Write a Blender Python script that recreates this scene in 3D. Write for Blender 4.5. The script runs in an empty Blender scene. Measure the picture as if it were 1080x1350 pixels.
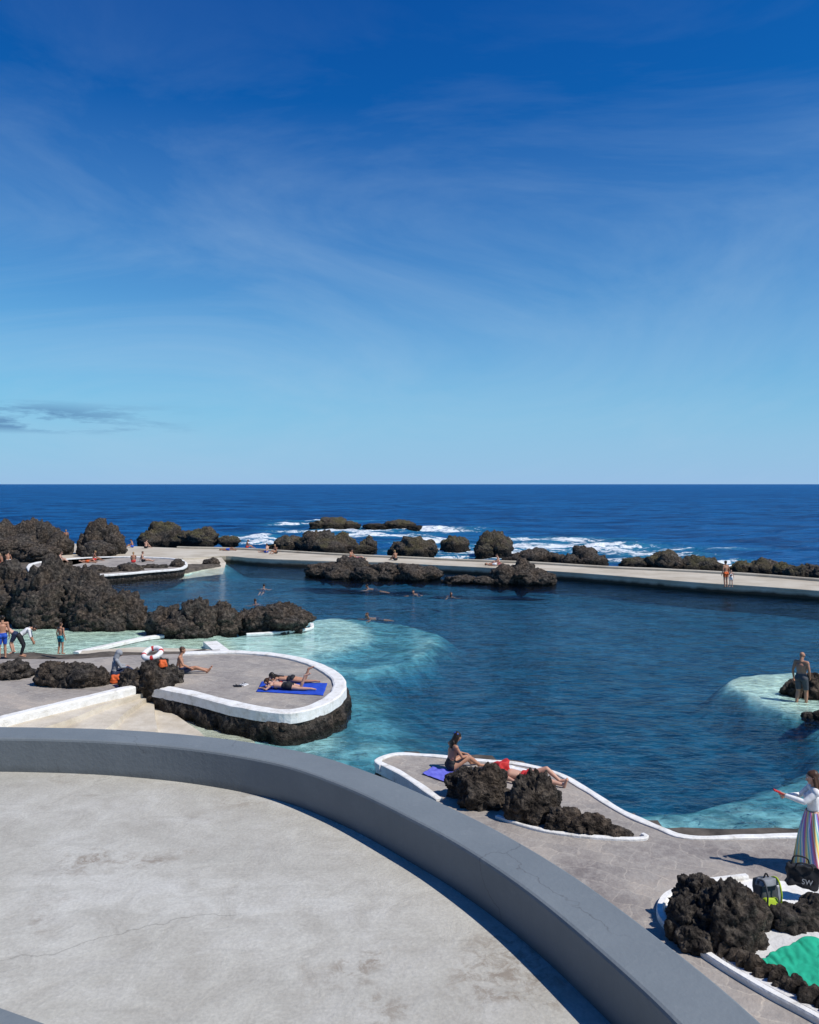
import bpy, bmesh, math, random
import numpy as np
from mathutils import Vector, Matrix, noise
random.seed(7)
sc = bpy.context.scene
# ------------------------------------------------------------------ survey helper
# eye point is 7 m above the pool water; sight lines are intersected with level planes
H, F, CU, HV = 7.0, 1080.0, 540.0, 638.0
def P(u, v, z=0.0):
    d = (H - z) * F / (v - HV)
    return Vector(((u - CU) * d / F, d, z))
def PP(l, z=0.0): return [P(u, v, z) for u, v in l]

# ------------------------------------------------------------------ node helpers
class NT:
    def __init__(s, mat):
        mat.use_nodes = True; s.nt = mat.node_tree; s.nt.nodes.clear()
    def n(s, t, **k):
        nd = s.nt.nodes.new(t)
        for a, b in k.items(): setattr(nd, a, b)
        return nd
    def l(s, a, b): s.nt.links.new(a, b)
    def ramp(s, fac, stops, interp='LINEAR'):
        r = s.n('ShaderNodeValToRGB'); r.color_ramp.interpolation = interp
        e = r.color_ramp.elements
        while len(e) < len(stops): e.new(0.5)
        for i, (p, c) in enumerate(stops):
            e[i].position = p
            if not hasattr(c, '__len__'): c = (c, c, c)
            e[i].color = (*c[:3], 1)
        s.l(fac, r.inputs[0]); return r.outputs[0]
    def mix(s, f, a, b, mode='MIX'):
        m = s.n('ShaderNodeMix', data_type='RGBA', blend_type=mode)
        for val, idx in ((f, 0), (a, 6), (b, 7)):
            if isinstance(val, bpy.types.NodeSocket): s.l(val, m.inputs[idx])
            elif hasattr(val, '__len__'): m.inputs[idx].default_value = (*val[:3], 1)
            else: m.inputs[idx].default_value = val
        return m.outputs[2]
    def math(s, op, a, b=0.0, clamp=False):
        m = s.n('ShaderNodeMath', operation=op, use_clamp=clamp)
        for i, v in enumerate((a, b)):
            if isinstance(v, bpy.types.NodeSocket): s.l(v, m.inputs[i])
            else: m.inputs[i].default_value = v
        return m.outputs[0]
    def noise(s, vec, scale, detail=4, rough=.55, dist=0.0, sc3=None):
        if sc3:
            mp = s.n('ShaderNodeMapping'); mp.inputs['Scale'].default_value = sc3
            s.l(vec, mp.inputs[0]); vec = mp.outputs[0]
        t = s.n('ShaderNodeTexNoise'); s.l(vec, t.inputs['Vector'])
        t.inputs['Scale'].default_value = scale; t.inputs['Detail'].default_value = detail
        t.inputs['Roughness'].default_value = rough; t.inputs['Distortion'].default_value = dist
        return t.outputs['Fac']
    def vor(s, vec, scale, feat='F1', rnd=1.0):
        t = s.n('ShaderNodeTexVoronoi', feature=feat); s.l(vec, t.inputs['Vector'])
        t.inputs['Scale'].default_value = scale; t.inputs['Randomness'].default_value = rnd
        return t
    def bump(s, h, dist, strength=1.0, normal=None):
        b = s.n('ShaderNodeBump'); b.inputs['Strength'].default_value = strength
        b.inputs['Distance'].default_value = dist; s.l(h, b.inputs['Height'])
        if normal: s.l(normal, b.inputs['Normal'])
        return b.outputs[0]
    def pos(s): return s.n('ShaderNodeNewGeometry').outputs['Position']
    def obj(s): return s.n('ShaderNodeTexCoord').outputs['Object']
    def out(s, sh): o = s.n('ShaderNodeOutputMaterial'); s.l(sh, o.inputs[0])
    def pbr(s, col, rough=.8, normal=None, spec=.3, sss=0):
        b = s.n('ShaderNodeBsdfPrincipled')
        for val, k in ((col, 'Base Color'), (rough, 'Roughness')):
            if isinstance(val, bpy.types.NodeSocket): s.l(val, b.inputs[k])
            else: b.inputs[k].default_value = (*val[:3], 1) if hasattr(val, '__len__') else val
        b.inputs['Specular IOR Level'].default_value = spec
        if normal: s.l(normal, b.inputs['Normal'])
        s.out(b.outputs[0]); return b

def M(name, c1, c2, scale=3, rough=.85, bscale=20, bdist=.01, detail=5, spec=.3, local=False):
    m = bpy.data.materials.new(name); t = NT(m)
    v = t.obj() if local else t.pos()
    f = t.noise(v, scale, detail)
    col = t.ramp(f, [(.3, c1), (.7, c2)])
    nb = t.bump(t.noise(v, bscale, 4), bdist)
    t.pbr(col, rough, nb, spec); return m

def flat(name, c, rough=.7, spec=.3):
    return M(name, tuple(x*.88 for x in c), tuple(min(1, x*1.1) for x in c), 14, rough, 60, .002, 3, spec, True)

# --- rock
def rock_mat(name, moss=0.0):
    m = bpy.data.materials.new(name); t = NT(m); v = t.pos()
    big = t.noise(v, .9, 5); fine = t.noise(v, 6, 9, .68)
    c = t.ramp(fine, [(.30, (.008, .007, .006)), (.44, (.032, .028, .025)), (.56, (.085, .073, .062)), (.75, (.22, .19, .155))])
    c2 = t.ramp(fine, [(.3, (.010, .008, .006)), (.47, (.05, .038, .029)), (.75, (.23, .175, .13))])
    c = t.mix(t.ramp(big, [(.42, 0), (.62, 1)]), c, c2)
    if moss:
        g = t.n('ShaderNodeNewGeometry'); sx = t.n('ShaderNodeSeparateXYZ'); t.l(g.outputs['Normal'], sx.inputs[0])
        f = t.math('MULTIPLY', t.ramp(sx.outputs[2], [(.1, 0), (.7, 1)]), t.ramp(t.noise(v, .5, 4), [(.4, 0), (.6, 1)]))
        f = t.math('MULTIPLY', f, moss)
        c = t.mix(f, c, t.ramp(fine, [(.3, (.03, .033, .008)), (.7, (.16, .14, .045))]))
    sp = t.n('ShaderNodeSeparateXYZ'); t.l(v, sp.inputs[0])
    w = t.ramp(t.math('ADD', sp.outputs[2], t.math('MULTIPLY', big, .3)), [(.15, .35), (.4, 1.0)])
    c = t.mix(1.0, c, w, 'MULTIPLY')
    vo = t.vor(v, 5.0); vo2 = t.vor(v, 17.0)
    h = t.math('ADD', t.math('MULTIPLY', vo.outputs[0], -.5), t.math('MULTIPLY', fine, 1.2))
    h = t.math('ADD', h, t.math('MULTIPLY', vo2.outputs[0], -.22))
    t.pbr(c, .9, t.bump(h, .17), .2); return m
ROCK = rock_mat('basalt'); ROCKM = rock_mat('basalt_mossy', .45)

# --- paving
def paving_mat():
    m = bpy.data.materials.new('stone_paving'); t = NT(m); v = t.pos()
    br = t.n('ShaderNodeTexBrick'); mp = t.n('ShaderNodeMapping'); mp.inputs['Rotation'].default_value = (0, 0, .5)
    nz = t.n('ShaderNodeTexNoise'); nz.inputs['Scale'].default_value = 1.2; nz.inputs['Detail'].default_value = 4; t.l(v, nz.inputs['Vector'])
    vm = t.n('ShaderNodeVectorMath', operation='SCALE'); vm.inputs[3].default_value = .8; t.l(nz.outputs['Color'], vm.inputs[0])
    va = t.n('ShaderNodeVectorMath', operation='ADD'); t.l(v, va.inputs[0]); t.l(vm.outputs[0], va.inputs[1])
    t.l(va.outputs[0], mp.inputs[0]); t.l(mp.outputs[0], br.inputs['Vector'])
    br.inputs['Scale'].default_value = 1.0; br.inputs['Brick Width'].default_value = .65; br.inputs['Row Height'].default_value = .38
    br.inputs['Mortar Size'].default_value = .02; br.inputs['Mortar Smooth'].default_value = 1.0
    br.inputs['Color1'].default_value = (.25, .232, .218, 1); br.inputs['Color2'].default_value = (.31, .285, .26, 1)
    br.inputs['Mortar'].default_value = (.38, .35, .31, 1)
    st = t.ramp(t.noise(v, .6, 7, .65, .6), [(.3, (.66, .62, .62)), (.5, (1, .97, .93)), (.72, (1.5, 1.38, 1.22))])
    c = t.mix(1, br.outputs[0], st, 'MULTIPLY')
    c = t.mix(t.ramp(t.noise(v, 5, 7, .7), [(.42, 0), (.72, .7)]), c, (.38, .35, .31))
    t.pbr(c, .85, t.bump(t.noise(v, 12, 6), .02), .3); return m
PAVE = paving_mat()
def white_mat():
    m = bpy.data.materials.new('whitewash'); t = NT(m); v = t.pos()
    c = t.ramp(t.noise(v, 3.5, 8, .7), [(.25, (.40, .36, .29)), (.42, (.68, .66, .61)), (.6, (.79, .78, .75))])
    t.pbr(c, .7, t.bump(t.noise(v, 9, 5), .02), .3); return m
WHITE = white_mat()
def seawall_mat():
    m = bpy.data.materials.new('seawall_concrete'); t = NT(m); v = t.pos()
    c = t.ramp(t.noise(v, .35, 8, .65), [(.3, (.38, .33, .26)), (.5, (.50, .455, .385)), (.72, (.60, .565, .50))])
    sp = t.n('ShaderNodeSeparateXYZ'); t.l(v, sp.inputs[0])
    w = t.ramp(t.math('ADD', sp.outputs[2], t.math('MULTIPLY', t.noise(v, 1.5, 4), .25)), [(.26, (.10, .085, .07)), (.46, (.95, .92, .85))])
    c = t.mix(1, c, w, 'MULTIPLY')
    t.pbr(c, .8, t.bump(t.noise(v, 5, 5), .02), .3); return m
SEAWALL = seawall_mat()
CREAM = M('cream_ramp', (.42, .36, .27), (.62, .56, .46), 1.5, .8, 8, .02, 8)
def concrete_mat():
    m = bpy.data.materials.new('terrace_concrete'); t = NT(m); v = t.pos()
    a = t.noise(v, .55, 7, .62, .4); b = t.noise(v, 2.6, 9, .72, .8); f = t.noise(v, 40, 6, .7)
    c = t.ramp(a, [(.30, (.375, .36, .31)), (.5, (.465, .45, .395)), (.68, (.53, .52, .47))])
    c = t.mix(t.ramp(b, [(.36, .7), (.60, 0)]), c, (.345, .325, .28))
    c = t.mix(t.ramp(t.noise(v, 1.3, 6, .6, 1.2), [(.50, 0), (.74, .5)]), c, (.53, .52, .48))
    c = t.mix(1, c, t.ramp(f, [(.3, .84), (.7, 1.1)]), 'MULTIPLY')
    s = t.noise(v, 1.6, 5, .6, .5, (1.0, 7.0, 1)); c = t.mix(t.ramp(s, [(.55, 0), (.75, .35)]), c, (.29, .28, .245))
    sp2 = t.noise(v, .9, 3, .5, .3); sp3 = t.noise(v, 7, 8, .75, .6)
    st = t.math('MULTIPLY', t.ramp(sp2, [(.56, 0), (.67, 1)]), t.ramp(sp3, [(.48, 0), (.6, .7)])); c = t.mix(st, c, (.21, .17, .13))
    nz = t.n('ShaderNodeTexNoise'); nz.inputs['Scale'].default_value = 1.5; nz.inputs['Detail'].default_value = 6; t.l(v, nz.inputs['Vector'])
    va = t.n('ShaderNodeVectorMath', operation='MULTIPLY_ADD'); t.l(nz.outputs['Color'], va.inputs[0]); va.inputs[1].default_value = (.9, .9, 0); t.l(v, va.inputs[2])
    vo = t.vor(va.outputs[0], .33, 'DISTANCE_TO_EDGE')
    cr = t.ramp(vo.outputs[0], [(.0, 1), (.003, 0)])
    cr = t.math('MULTIPLY', cr, t.ramp(t.noise(v, .6, 2), [(.5, 0), (.6, .5)]))
    c = t.mix(cr, c, (.15, .14, .12))
    nb = t.bump(t.noise(v, 30, 6), .004); nb = t.bump(b, .012, 1, nb)
    t.pbr(c, .75, nb, .3); return m
CONC = concrete_mat()
def grey_mat():
    m = bpy.data.materials.new('grey_paint'); t = NT(m); v = t.pos()
    c = t.ramp(t.noise(v, 1.4, 8, .65), [(.3, (.142, .163, .174)), (.7, (.178, .20, .210))])
    c = t.mix(t.ramp(t.noise(v, 6, 8, .75), [(.58, 0), (.75, .35)]), c, (.26, .275, .28))
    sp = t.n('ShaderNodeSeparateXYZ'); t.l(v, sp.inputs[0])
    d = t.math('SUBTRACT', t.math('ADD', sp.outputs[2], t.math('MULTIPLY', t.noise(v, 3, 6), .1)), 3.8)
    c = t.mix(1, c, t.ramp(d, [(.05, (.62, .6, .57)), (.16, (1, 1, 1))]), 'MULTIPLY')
    nz = t.n('ShaderNodeTexNoise'); nz.inputs['Scale'].default_value = 5; nz.inputs['Detail'].default_value = 6; t.l(v, nz.inputs['Vector'])
    va = t.n('ShaderNodeVectorMath', operation='MULTIPLY_ADD'); t.l(nz.outputs['Color'], va.inputs[0]); va.inputs[1].default_value = (.3, .3, .3); t.l(v, va.inputs[2])
    vo = t.vor(va.outputs[0], .7, 'DISTANCE_TO_EDGE')
    c = t.mix(t.math('MULTIPLY', t.ramp(vo.outputs[0], [(0, 1), (.005, 0)]), t.ramp(t.noise(v, .8, 2), [(.54, 0), (.58, .6)])), c, (.07, .07, .07))
    t.pbr(c, .6, t.bump(t.noise(v, 25, 6), .004), .35); return m
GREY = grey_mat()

# ------------------------------------------------------------------ mesh helpers
def mobj(name, verts, faces, mats, midx=None, smooth=True, parent=None):
    me = bpy.data.meshes.new(name); me.from_pydata([tuple(v) for v in verts], [], faces)
    if not isinstance(mats, (list, tuple)): mats = [mats]
    for m in mats: me.materials.append(m)
    if midx is not None: me.polygons.foreach_set('material_index', midx)
    me.polygons.foreach_set('use_smooth', [smooth] * len(me.polygons)); me.update()
    o = bpy.data.objects.new(name, me); sc.collection.objects.link(o)
    if parent: o.parent = parent
    return o
def fixn(o):
    bm = bmesh.new(); bm.from_mesh(o.data); bmesh.ops.recalc_face_normals(bm, faces=bm.faces); bm.to_mesh(o.data); bm.free(); return o
def empty(name, loc=(0, 0, 0), rot=0, s=1):
    e = bpy.data.objects.new(name, None); e.location = loc; e.rotation_euler = (0, 0, rot); e.scale = (s, s, s)
    e.empty_display_size = .2; sc.collection.objects.link(e); return e
def cr(pts, n=6, closed=False):
    pts = [Vector(p) for p in pts]; out = []; N = len(pts)
    rng = range(N) if closed else range(N - 1)
    for i in rng:
        p0 = pts[(i-1) % N] if closed or i > 0 else pts[0]*2 - pts[1]
        p1 = pts[i]; p2 = pts[(i+1) % N]
        p3 = pts[(i+2) % N] if closed or i+2 < N else pts[-1]*2 - pts[-2]
        for k in range(n):
            t = k / n
            out.append(.5*((2*p1)+(p2-p0)*t+(2*p0-5*p1+4*p2-p3)*t*t+(3*p1-p0-3*p2+p3)*t**3))
    if not closed: out.append(pts[-1])
    return out
def resample(pts, step, closed=False):
    pts = [Vector(p) for p in pts]
    if closed: pts = pts + [pts[0]]
    out = [pts[0]]; acc = 0
    for a, b in zip(pts, pts[1:]):
        L = (b-a).length
        if L < 1e-6: continue
        pos = step - acc
        while pos <= L: out.append(a + (b-a)*(pos/L)); pos += step
        acc = (acc + L) % step
    return out
def slab(name, poly, z0, z1, mt, ms=None, parent=None):
    n = len(poly)
    V = [(p[0], p[1], z1) for p in poly] + [(p[0], p[1], z0) for p in poly]
    Fc = [list(range(n))] + [[i, (i+1) % n, n+(i+1) % n, n+i] for i in range(n)]
    return fixn(mobj(name, V, Fc, [mt, ms or mt], [0]+[1]*n, False, parent))
def normals2(pts, closed):
    N = len(pts); out = []
    for i in range(N):
        a = pts[(i-1) % N] if closed or i > 0 else pts[i]; b = pts[(i+1) % N] if closed or i < N-1 else pts[i]
        t = (b-a); t.z = 0
        t = t.normalized() if t.length > 0 else Vector((1, 0, 0)); out.append(Vector((-t.y, t.x, 0)))
    return out
def sweep(name, pts, prof, mat, closed=False, parent=None, jit=0, smooth=False):
    ns = normals2(pts, closed); V = []; K = len(prof)
    for p, nn in zip(pts, ns):
        j = noise.noise(p*1.7)*jit
        for k, (o, z) in enumerate(prof):
            V.append((p.x+nn.x*(o+j*(1 if o > 0 else -1)), p.y+nn.y*(o+j*(1 if o > 0 else -1)), p.z+z + noise.noise(p*2.3)*jit*.3*(z > 0)))
    Fc = []; N = len(pts)
    for i in range(N if closed else N-1):
        for k in range(K-1):
            a = i*K+k; b = ((i+1) % N)*K+k; Fc.append([a, b, b+1, a+1])
    if not closed: Fc.append(list(range(K))); Fc.append([(N-1)*K+k for k in range(K)][::-1])
    return fixn(mobj(name, V, Fc, mat, None, smooth, parent))
def rim(name, pts, w, h, mat=None, closed=False, parent=None, jit=.03, z0=-.05):
    w /= 2
    return sweep(name, pts, [(-w, z0), (-w, h*.7), (-w*.75, h), (w*.75, h), (w, h*.7), (w, z0)], mat or WHITE, closed, parent, jit)
def rockskirt(name, pts, z0, z1, out=.12, parent=None, side=1, mat=None, step=.09, rows=12):
    pts = resample(pts, step); ns = normals2(pts, False); V = []; Fc = []
    for p, nn in zip(pts, ns):
        for r in range(rows):
            t = r/(rows-1); z = z0+(z1-z0)*t; q = Vector((p.x, p.y, z))
            o = out*(.4+1.2*math.sin(t*3.0)) + out*1.6*noise.fractal(q*1.6, 1, 2, 4) + out*.8*noise.noise(q*7)
            if r == rows-1: o = -.04
            V.append((p.x+nn.x*o*side, p.y+nn.y*o*side, z))
    for i in range(len(pts)-1):
        for r in range(rows-1):
            a = i*rows+r; Fc.append([a, a+rows, a+rows+1, a+1])
    return fixn(mobj(name, V, Fc, mat or ROCK, None, True, parent))

_ico = {}
def ico(sub):
    if sub not in _ico:
        bm = bmesh.new(); bmesh.ops.create_icosphere(bm, subdivisions=sub, radius=1)
        _ico[sub] = ([v.co.copy() for v in bm.verts], [[v.index for v in f.verts] for f in bm.faces]); bm.free()
    return _ico[sub]
def lump(V, Fc, c, rx, ry, rz, seed, sub):
    vs, fs = ico(sub); o = len(V); sv = Vector((seed*3.17, seed*1.31, seed*.77)); R = (rx+ry+rz)/3
    for n in vs:
        q = n*.95+sv
        d = .34*noise.fractal(q, .9, 2.1, 2)
        w = Vector((n.x*rx, n.y*ry, n.z*rz)) + sv
        k = 1.25/max(R, .25)**.55
        vd = noise.voronoi(w*k)[0]
        d += .20*(.45-vd[0])
        vd2 = noise.voronoi(w*k*2.3+Vector((noise.noise(w*2), noise.noise(w*2.3), 0))*.5)[0]
        d += .20*(vd2[1]-vd2[0]-.25) + .22*(.22-abs(noise.fractal(w*k*1.5, .6, 2.2, 4))) + .10*noise.fractal(w*k*4.5, .45, 2.2, 4)
        s = 1+d
        V.append((c[0]+n.x*rx*s, c[1]+n.y*ry*s, c[2]+n.z*rz*s))
    Fc.extend([[i+o for i in f] for f in fs])
_sd = [1]
def rocks(name, specs, zb=0.0, sub=4, kids=4, mat=None, depth=.8):
    V, Fc = [], []
    for (u, vt, vb, w) in specs:
        d0 = (H-zb)*F/(vb-HV); rx = w/2*d0/F; ry = rx*depth; d = d0+ry*.7
        rx = w/2*d/F*1.06; zt = H-(vt-HV)*d/F; x = (u-CU)*d/F
        hh = max(zt-zb, .12); cz = zb+hh*.25; rz = (zt-cz)*.95
        _sd[0] += 1; s = _sd[0]
        lump(V, Fc, (x, d, cz), rx, ry, rz, s, sub)
        rnd = random.Random(s)
        for k in range(kids):
            a = rnd.uniform(0, 6.28); f = rnd.uniform(.35, .6)
            lump(V, Fc, (x+math.cos(a)*rx*.65, d+math.sin(a)*ry*.65, zb+hh*rnd.uniform(.0, .55)), rx*f, ry*f, rz*f*rnd.uniform(.7, 1.15), s+.3*k+.1, max(4, sub-1))
    return mobj(name, V, Fc, mat or ROCK, None, True)

# ------------------------------------------------------------------ terrain / pool bed
pool_px = [(-250, 800), (-100, 785), (40, 772), (120, 762), (245, 757), (268, 752), (292, 748), (300, 738), (340, 741), (430, 745), (560, 750), (700, 757), (800, 765), (920, 774),
           (1000, 779), (1080, 784), (1500, 806), (1600, 900), (1600, 1130), (1080, 1104), (1000, 1105), (910, 1107), (870, 1096), (820, 1074), (775, 1046),
           (735, 1024), (680, 1011), (620, 1006), (520, 1000), (500, 1008), (520, 1030), (420, 1060), (200, 1060), (100, 960), (200, 922), (375, 965), (450, 925), (445, 898), (415, 882), (300, 864),
           (270, 862), (165, 866), (100, 868), (-60, 868), (-250, 860)]
pool = [(p.x, p.y) for p in PP(pool_px)]
def shallow(l, z=0): return [(p.x, p.y) for p in PP(l, z)]
shal = [  # polygon , depth, softness
    (shallow([(250, 862), (300, 830), (410, 812), (470, 807), (540, 814), (590, 827), (602, 842), (585, 858), (540, 873), (490, 885), (440, 900), (400, 880)]), .80, .7),
    (shallow([(250, 862), (300, 835), (410, 814), (450, 811), (485, 822), (487, 838), (465, 850), (420, 862), (380, 872), (300, 870)]), .28, .6),
    (shallow([(430, 900), (500, 893), (540, 905), (560, 935), (590, 965), (640, 985), (660, 1020), (500, 1060), (250, 1060), (180, 930), (380, 960)]), .9, 1.8),
    (shallow([(200, 925), (300, 950), (400, 965), (450, 960), (430, 1010), (300, 1060), (150, 1060)]), .45, .7),
    (shallow([(935, 905), (948, 891), (985, 882), (1040, 879), (1120, 883), (1200, 900), (1200, 940), (1080, 955), (1050, 942), (990, 930), (955, 917)]), .12, .7),
    (shallow([(1300, 960), (1080, 985), (1035, 1000), (960, 1022), (880, 1040), (830, 1052), (790, 1052), (800, 1120), (1300, 1150)]), .68, .9),
    (shallow([(870, 1080), (960, 1085), (1080, 1075), (1300, 1070), (1300, 1150), (870, 1150)]), .6, .5),
    (shallow([(-250, 865), (-250, 812), (190, 826), (215, 838), (300, 832), (310, 862), (100, 875)]), .10, .15),
    (shallow([(1120, 960), (1120, 990), (1065, 985), (1060, 965)]), .9, .6),
]
def sdist(X, Y, poly):
    d = np.full(X.shape, 1e9); ins = np.zeros(X.shape, bool); n = len(poly)
    for i in range(n):
        x1, y1 = poly[i]; x2, y2 = poly[(i+1) % n]; ex, ey = x2-x1, y2-y1
        L = ex*ex+ey*ey+1e-12; t = np.clip(((X-x1)*ex+(Y-y1)*ey)/L, 0, 1)
        d = np.minimum(d, np.hypot(X-x1-t*ex, Y-y1-t*ey))
        c = ((y1 > Y) != (y2 > Y)) & (X < ex*(Y-y1)/(ey+1e-12*(ey == 0))+x1); ins ^= c
    return np.where(ins, d, -d)
wall_out = PP([(60, 715), (150, 719), (235, 722.5), (320, 724.5), (450, 732), (600, 739), (700, 743), (800, 749), (900, 753.5), (985, 758.5), (1080, 766), (1300, 785), (1500, 800)], .5)
wx = [p.x for p in wall_out]; wy = [p.y for p in wall_out]
def wall_y(x): return np.interp(x, wx, wy)
xs = np.arange(-75, 75.1, .36); ys = np.arange(4, 108, .36)
X, Y = np.meshgrid(xs, ys)
sd = sdist(X, Y, pool)
nz = np.array([noise.fractal(Vector((x*.35, y*.35, 0)), 1, 2, 4) for x, y in zip(X.ravel(), Y.ravel())]).reshape(X.shape)
Z = np.where(sd > 0, -np.minimum(3.4, .5+sd*1.6), np.minimum(.28, .0-sd*1.2)) + nz*.12*(np.abs(sd) > .1)
for poly, dep, soft in shal:
    s = sdist(X+nz*.5*(soft > .3), Y, poly); w = np.clip((s+soft)/(2*soft), 0, 1); w = w*w*(3-2*w)
    w = w*(sd > -.2)
    Z = Z*(1-w) + (-dep+nz*(.08 if dep < .5 else .35))*w
WY = wall_y(X)
Z = np.where(Z < 0, Z*.34, Z)      # apparent depth: refraction foreshortens the water column
Z = np.where(Y > WY+.3, np.maximum(-4, Z-3.5), Z)
W_, H_ = len(xs), len(ys)
V = np.stack([X.ravel(), Y.ravel(), Z.ravel()], 1)
Fc = [[j*W_+i, j*W_+i+1, (j+1)*W_+i+1, (j+1)*W_+i] for j in range(H_-1) for i in range(W_-1)]
m = bpy.data.materials.new('pool_bed_rock_painted_light'); t = NT(m); v = t.pos(); sp = t.n('ShaderNodeSeparateXYZ'); t.l(v, sp.inputs[0])
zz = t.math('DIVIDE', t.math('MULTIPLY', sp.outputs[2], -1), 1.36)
c = t.ramp(zz, [(0, (.50, .52, .40)), (.045, (.54, .62, .54)), (.10, (.33, .48, .46)), (.20, (.10, .285, .325)), (.32, (.045, .16, .21)), (.5, (.014, .105, .17)), (.85, (.006, .068, .128))])  # light absorption by the water painted into the bed colour, bluer with depth
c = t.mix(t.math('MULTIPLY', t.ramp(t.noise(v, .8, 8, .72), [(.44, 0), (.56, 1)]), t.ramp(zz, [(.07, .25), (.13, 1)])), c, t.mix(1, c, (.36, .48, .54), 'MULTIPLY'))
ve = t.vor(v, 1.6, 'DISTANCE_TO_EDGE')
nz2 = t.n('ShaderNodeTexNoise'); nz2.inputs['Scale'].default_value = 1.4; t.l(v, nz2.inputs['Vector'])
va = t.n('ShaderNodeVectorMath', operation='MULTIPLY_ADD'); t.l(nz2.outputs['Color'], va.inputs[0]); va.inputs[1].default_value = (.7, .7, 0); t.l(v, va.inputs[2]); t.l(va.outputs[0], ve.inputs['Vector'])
c = t.mix(1, c, t.ramp(ve.outputs[0], [(0, 1.3), (.12, 1.0), (.4, .9)]), 'MULTIPLY')  # caustic light network painted into the bed colour along the cell edges
land = t.ramp(t.noise(v, 2, 6, .7), [(.35, (.05, .043, .036)), (.7, (.16, .135, .11))])
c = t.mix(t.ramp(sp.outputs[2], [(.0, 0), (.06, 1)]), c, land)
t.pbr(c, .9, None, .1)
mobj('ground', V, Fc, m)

# pool water
m = bpy.data.materials.new('pool_water'); t = NT(m); v = t.pos()
h1 = t.noise(v, 1.0, 3, .5, .3, (.7, 1.25, 1)); h2 = t.noise(v, 3.2, 4, .55, .4, (.8, 1.2, 1)); h3 = t.noise(v, .18, 2)
hh = t.math('ADD', t.math('MULTIPLY', h1, .17), t.math('MULTIPLY', h2, .08))
hh = t.math('MULTIPLY', hh, t.ramp(h3, [(.3, .55), (.7, 1.2)]))
nb = t.bump(hh, 1.0)
fr = t.n('ShaderNodeFresnel'); fr.inputs[0].default_value = 1.33; t.l(nb, fr.inputs['Normal'])
gl = t.n('ShaderNodeBsdfGlossy'); gl.inputs['Roughness'].default_value = .06; gl.inputs['Color'].default_value = (.85, .92, 1, 1); t.l(nb, gl.inputs['Normal'])
tr = t.n('ShaderNodeBsdfTransparent'); tr.inputs[0].default_value = (.86, .96, .97, 1)
mx = t.n('ShaderNodeMixShader'); t.l(t.math('MULTIPLY', fr.outputs[0], .8), mx.inputs[0]); t.l(tr.outputs[0], mx.inputs[1]); t.l(gl.outputs[0], mx.inputs[2]); t.out(mx.outputs[0])
wallmid = [Vector((p.x, p.y-.6, 0)) for p in wall_out]
poly = [(-75, 9), (75, 9), (75, wall_out[-1].y)] + [(p.x, p.y) for p in reversed(wallmid)] + [(-75, wallmid[0].y)]
mobj('pool_water', [(x, y, 0) for x, y in poly], [list(range(len(poly)))], m, None, False)

# ------------------------------------------------------------------ sea
spots = [(335, 708, 4, 5), (390, 691, 6, 7), (450, 700, 12, 5), (540, 697, 12, 7), (590, 700, 6, 6), (500, 706, 10, 4), (600, 726, 8, 4), (640, 730, 6, 3), (700, 722, 9, 7), (760, 720, 11, 8), (810, 727, 8, 5),
         (860, 732, 6, 4), (740, 711, 9, 5), (350, 716, 5, 3), (560, 715, 5, 3), (690, 735, 6, 2), (950, 742, 4, 3), (780, 740, 7, 2), (420, 687, 10, 3), (830, 718, 5, 3), (910, 724, 7, 2), (580, 735, 6, 2), (345, 711, 8, 4)]
rowsd = [0.0]; s_ = .5
while rowsd[-1] < 24000: rowsd.append(rowsd[-1]+s_); s_ *= 1.022
cols = np.linspace(-1, 1, 360); D = np.array(rowsd)
xx0 = cols*85
XX = cols[None, :]*(85 + D[:, None]*1.2); YY = (wall_y(xx0)-.9)[None, :] + D[:, None]
foam = np.zeros(XX.shape)
for u, vv, rx, ry in spots:
    p = P(u, vv, -.8); foam = np.maximum(foam, np.exp(-((XX-p.x)/rx)**2-((YY-p.y)/ry)**2))
foam = np.maximum(foam, .8*np.exp(-((YY-wall_y(XX)-1)/3.0)**2))
ZZ = np.array([noise.fractal(Vector((x*.12, y*.22, 0)), 1, 2, 4) if y < 400 else 0 for x, y in zip(XX.ravel(), YY.ravel())]).reshape(XX.shape)*.35
ZZ = ZZ*(1+foam*1.5)-.8
n1, n2 = XX.shape
Fc = [[j*n2+i, j*n2+i+1, (j+1)*n2+i+1, (j+1)*n2+i] for j in range(n1-1) for i in range(n2-1)]
m = bpy.data.materials.new('sea_water'); t = NT(m); v = t.pos()
at = t.n('ShaderNodeAttribute', attribute_name='foam')
fo = t.noise(v, .55, 8, .68, 1.0, (1, 1.6, 1))
fm = t.math('ADD', at.outputs['Fac'], t.math('MULTIPLY', t.math('SUBTRACT', fo, .5), 2.6))
fm = t.math('MULTIPLY', t.ramp(fm, [(.62, 0), (.85, 1)]), t.ramp(at.outputs['Fac'], [(.02, 0), (.25, 1)]))
base = t.ramp(t.noise(v, .012, 6, .65, .3, (.5, 2.2, 1)), [(.3, (.004, .072, .22)), (.7, (.010, .125, .32))])
base = t.mix(t.ramp(t.noise(v, .13, 10, .78, .3, (.45, 1.3, 1)), [(.42, .9), (.54, 0)]), base, (.002, .024, .09))
base = t.mix(t.math('MULTIPLY', t.ramp(at.outputs['Fac'], [(.03, 0), (.6, .7)]), 1), base, (.02, .20, .30))
wc = t.math('MULTIPLY', t.ramp(t.noise(v, .11, 7, .72, 0, (.5, 1.6, 1)), [(.725, 0), (.75, 1)]), .6)
c = t.mix(t.math('MAXIMUM', fm, wc), base, (.80, .84, .86))
hb = t.math('ADD', t.math('MULTIPLY', t.noise(v, .35, 6, .6, .3, (.6, 1.5, 1)), 2.0), t.math('MULTIPLY', t.noise(v, 2.0, 4, .6), .25))
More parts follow.
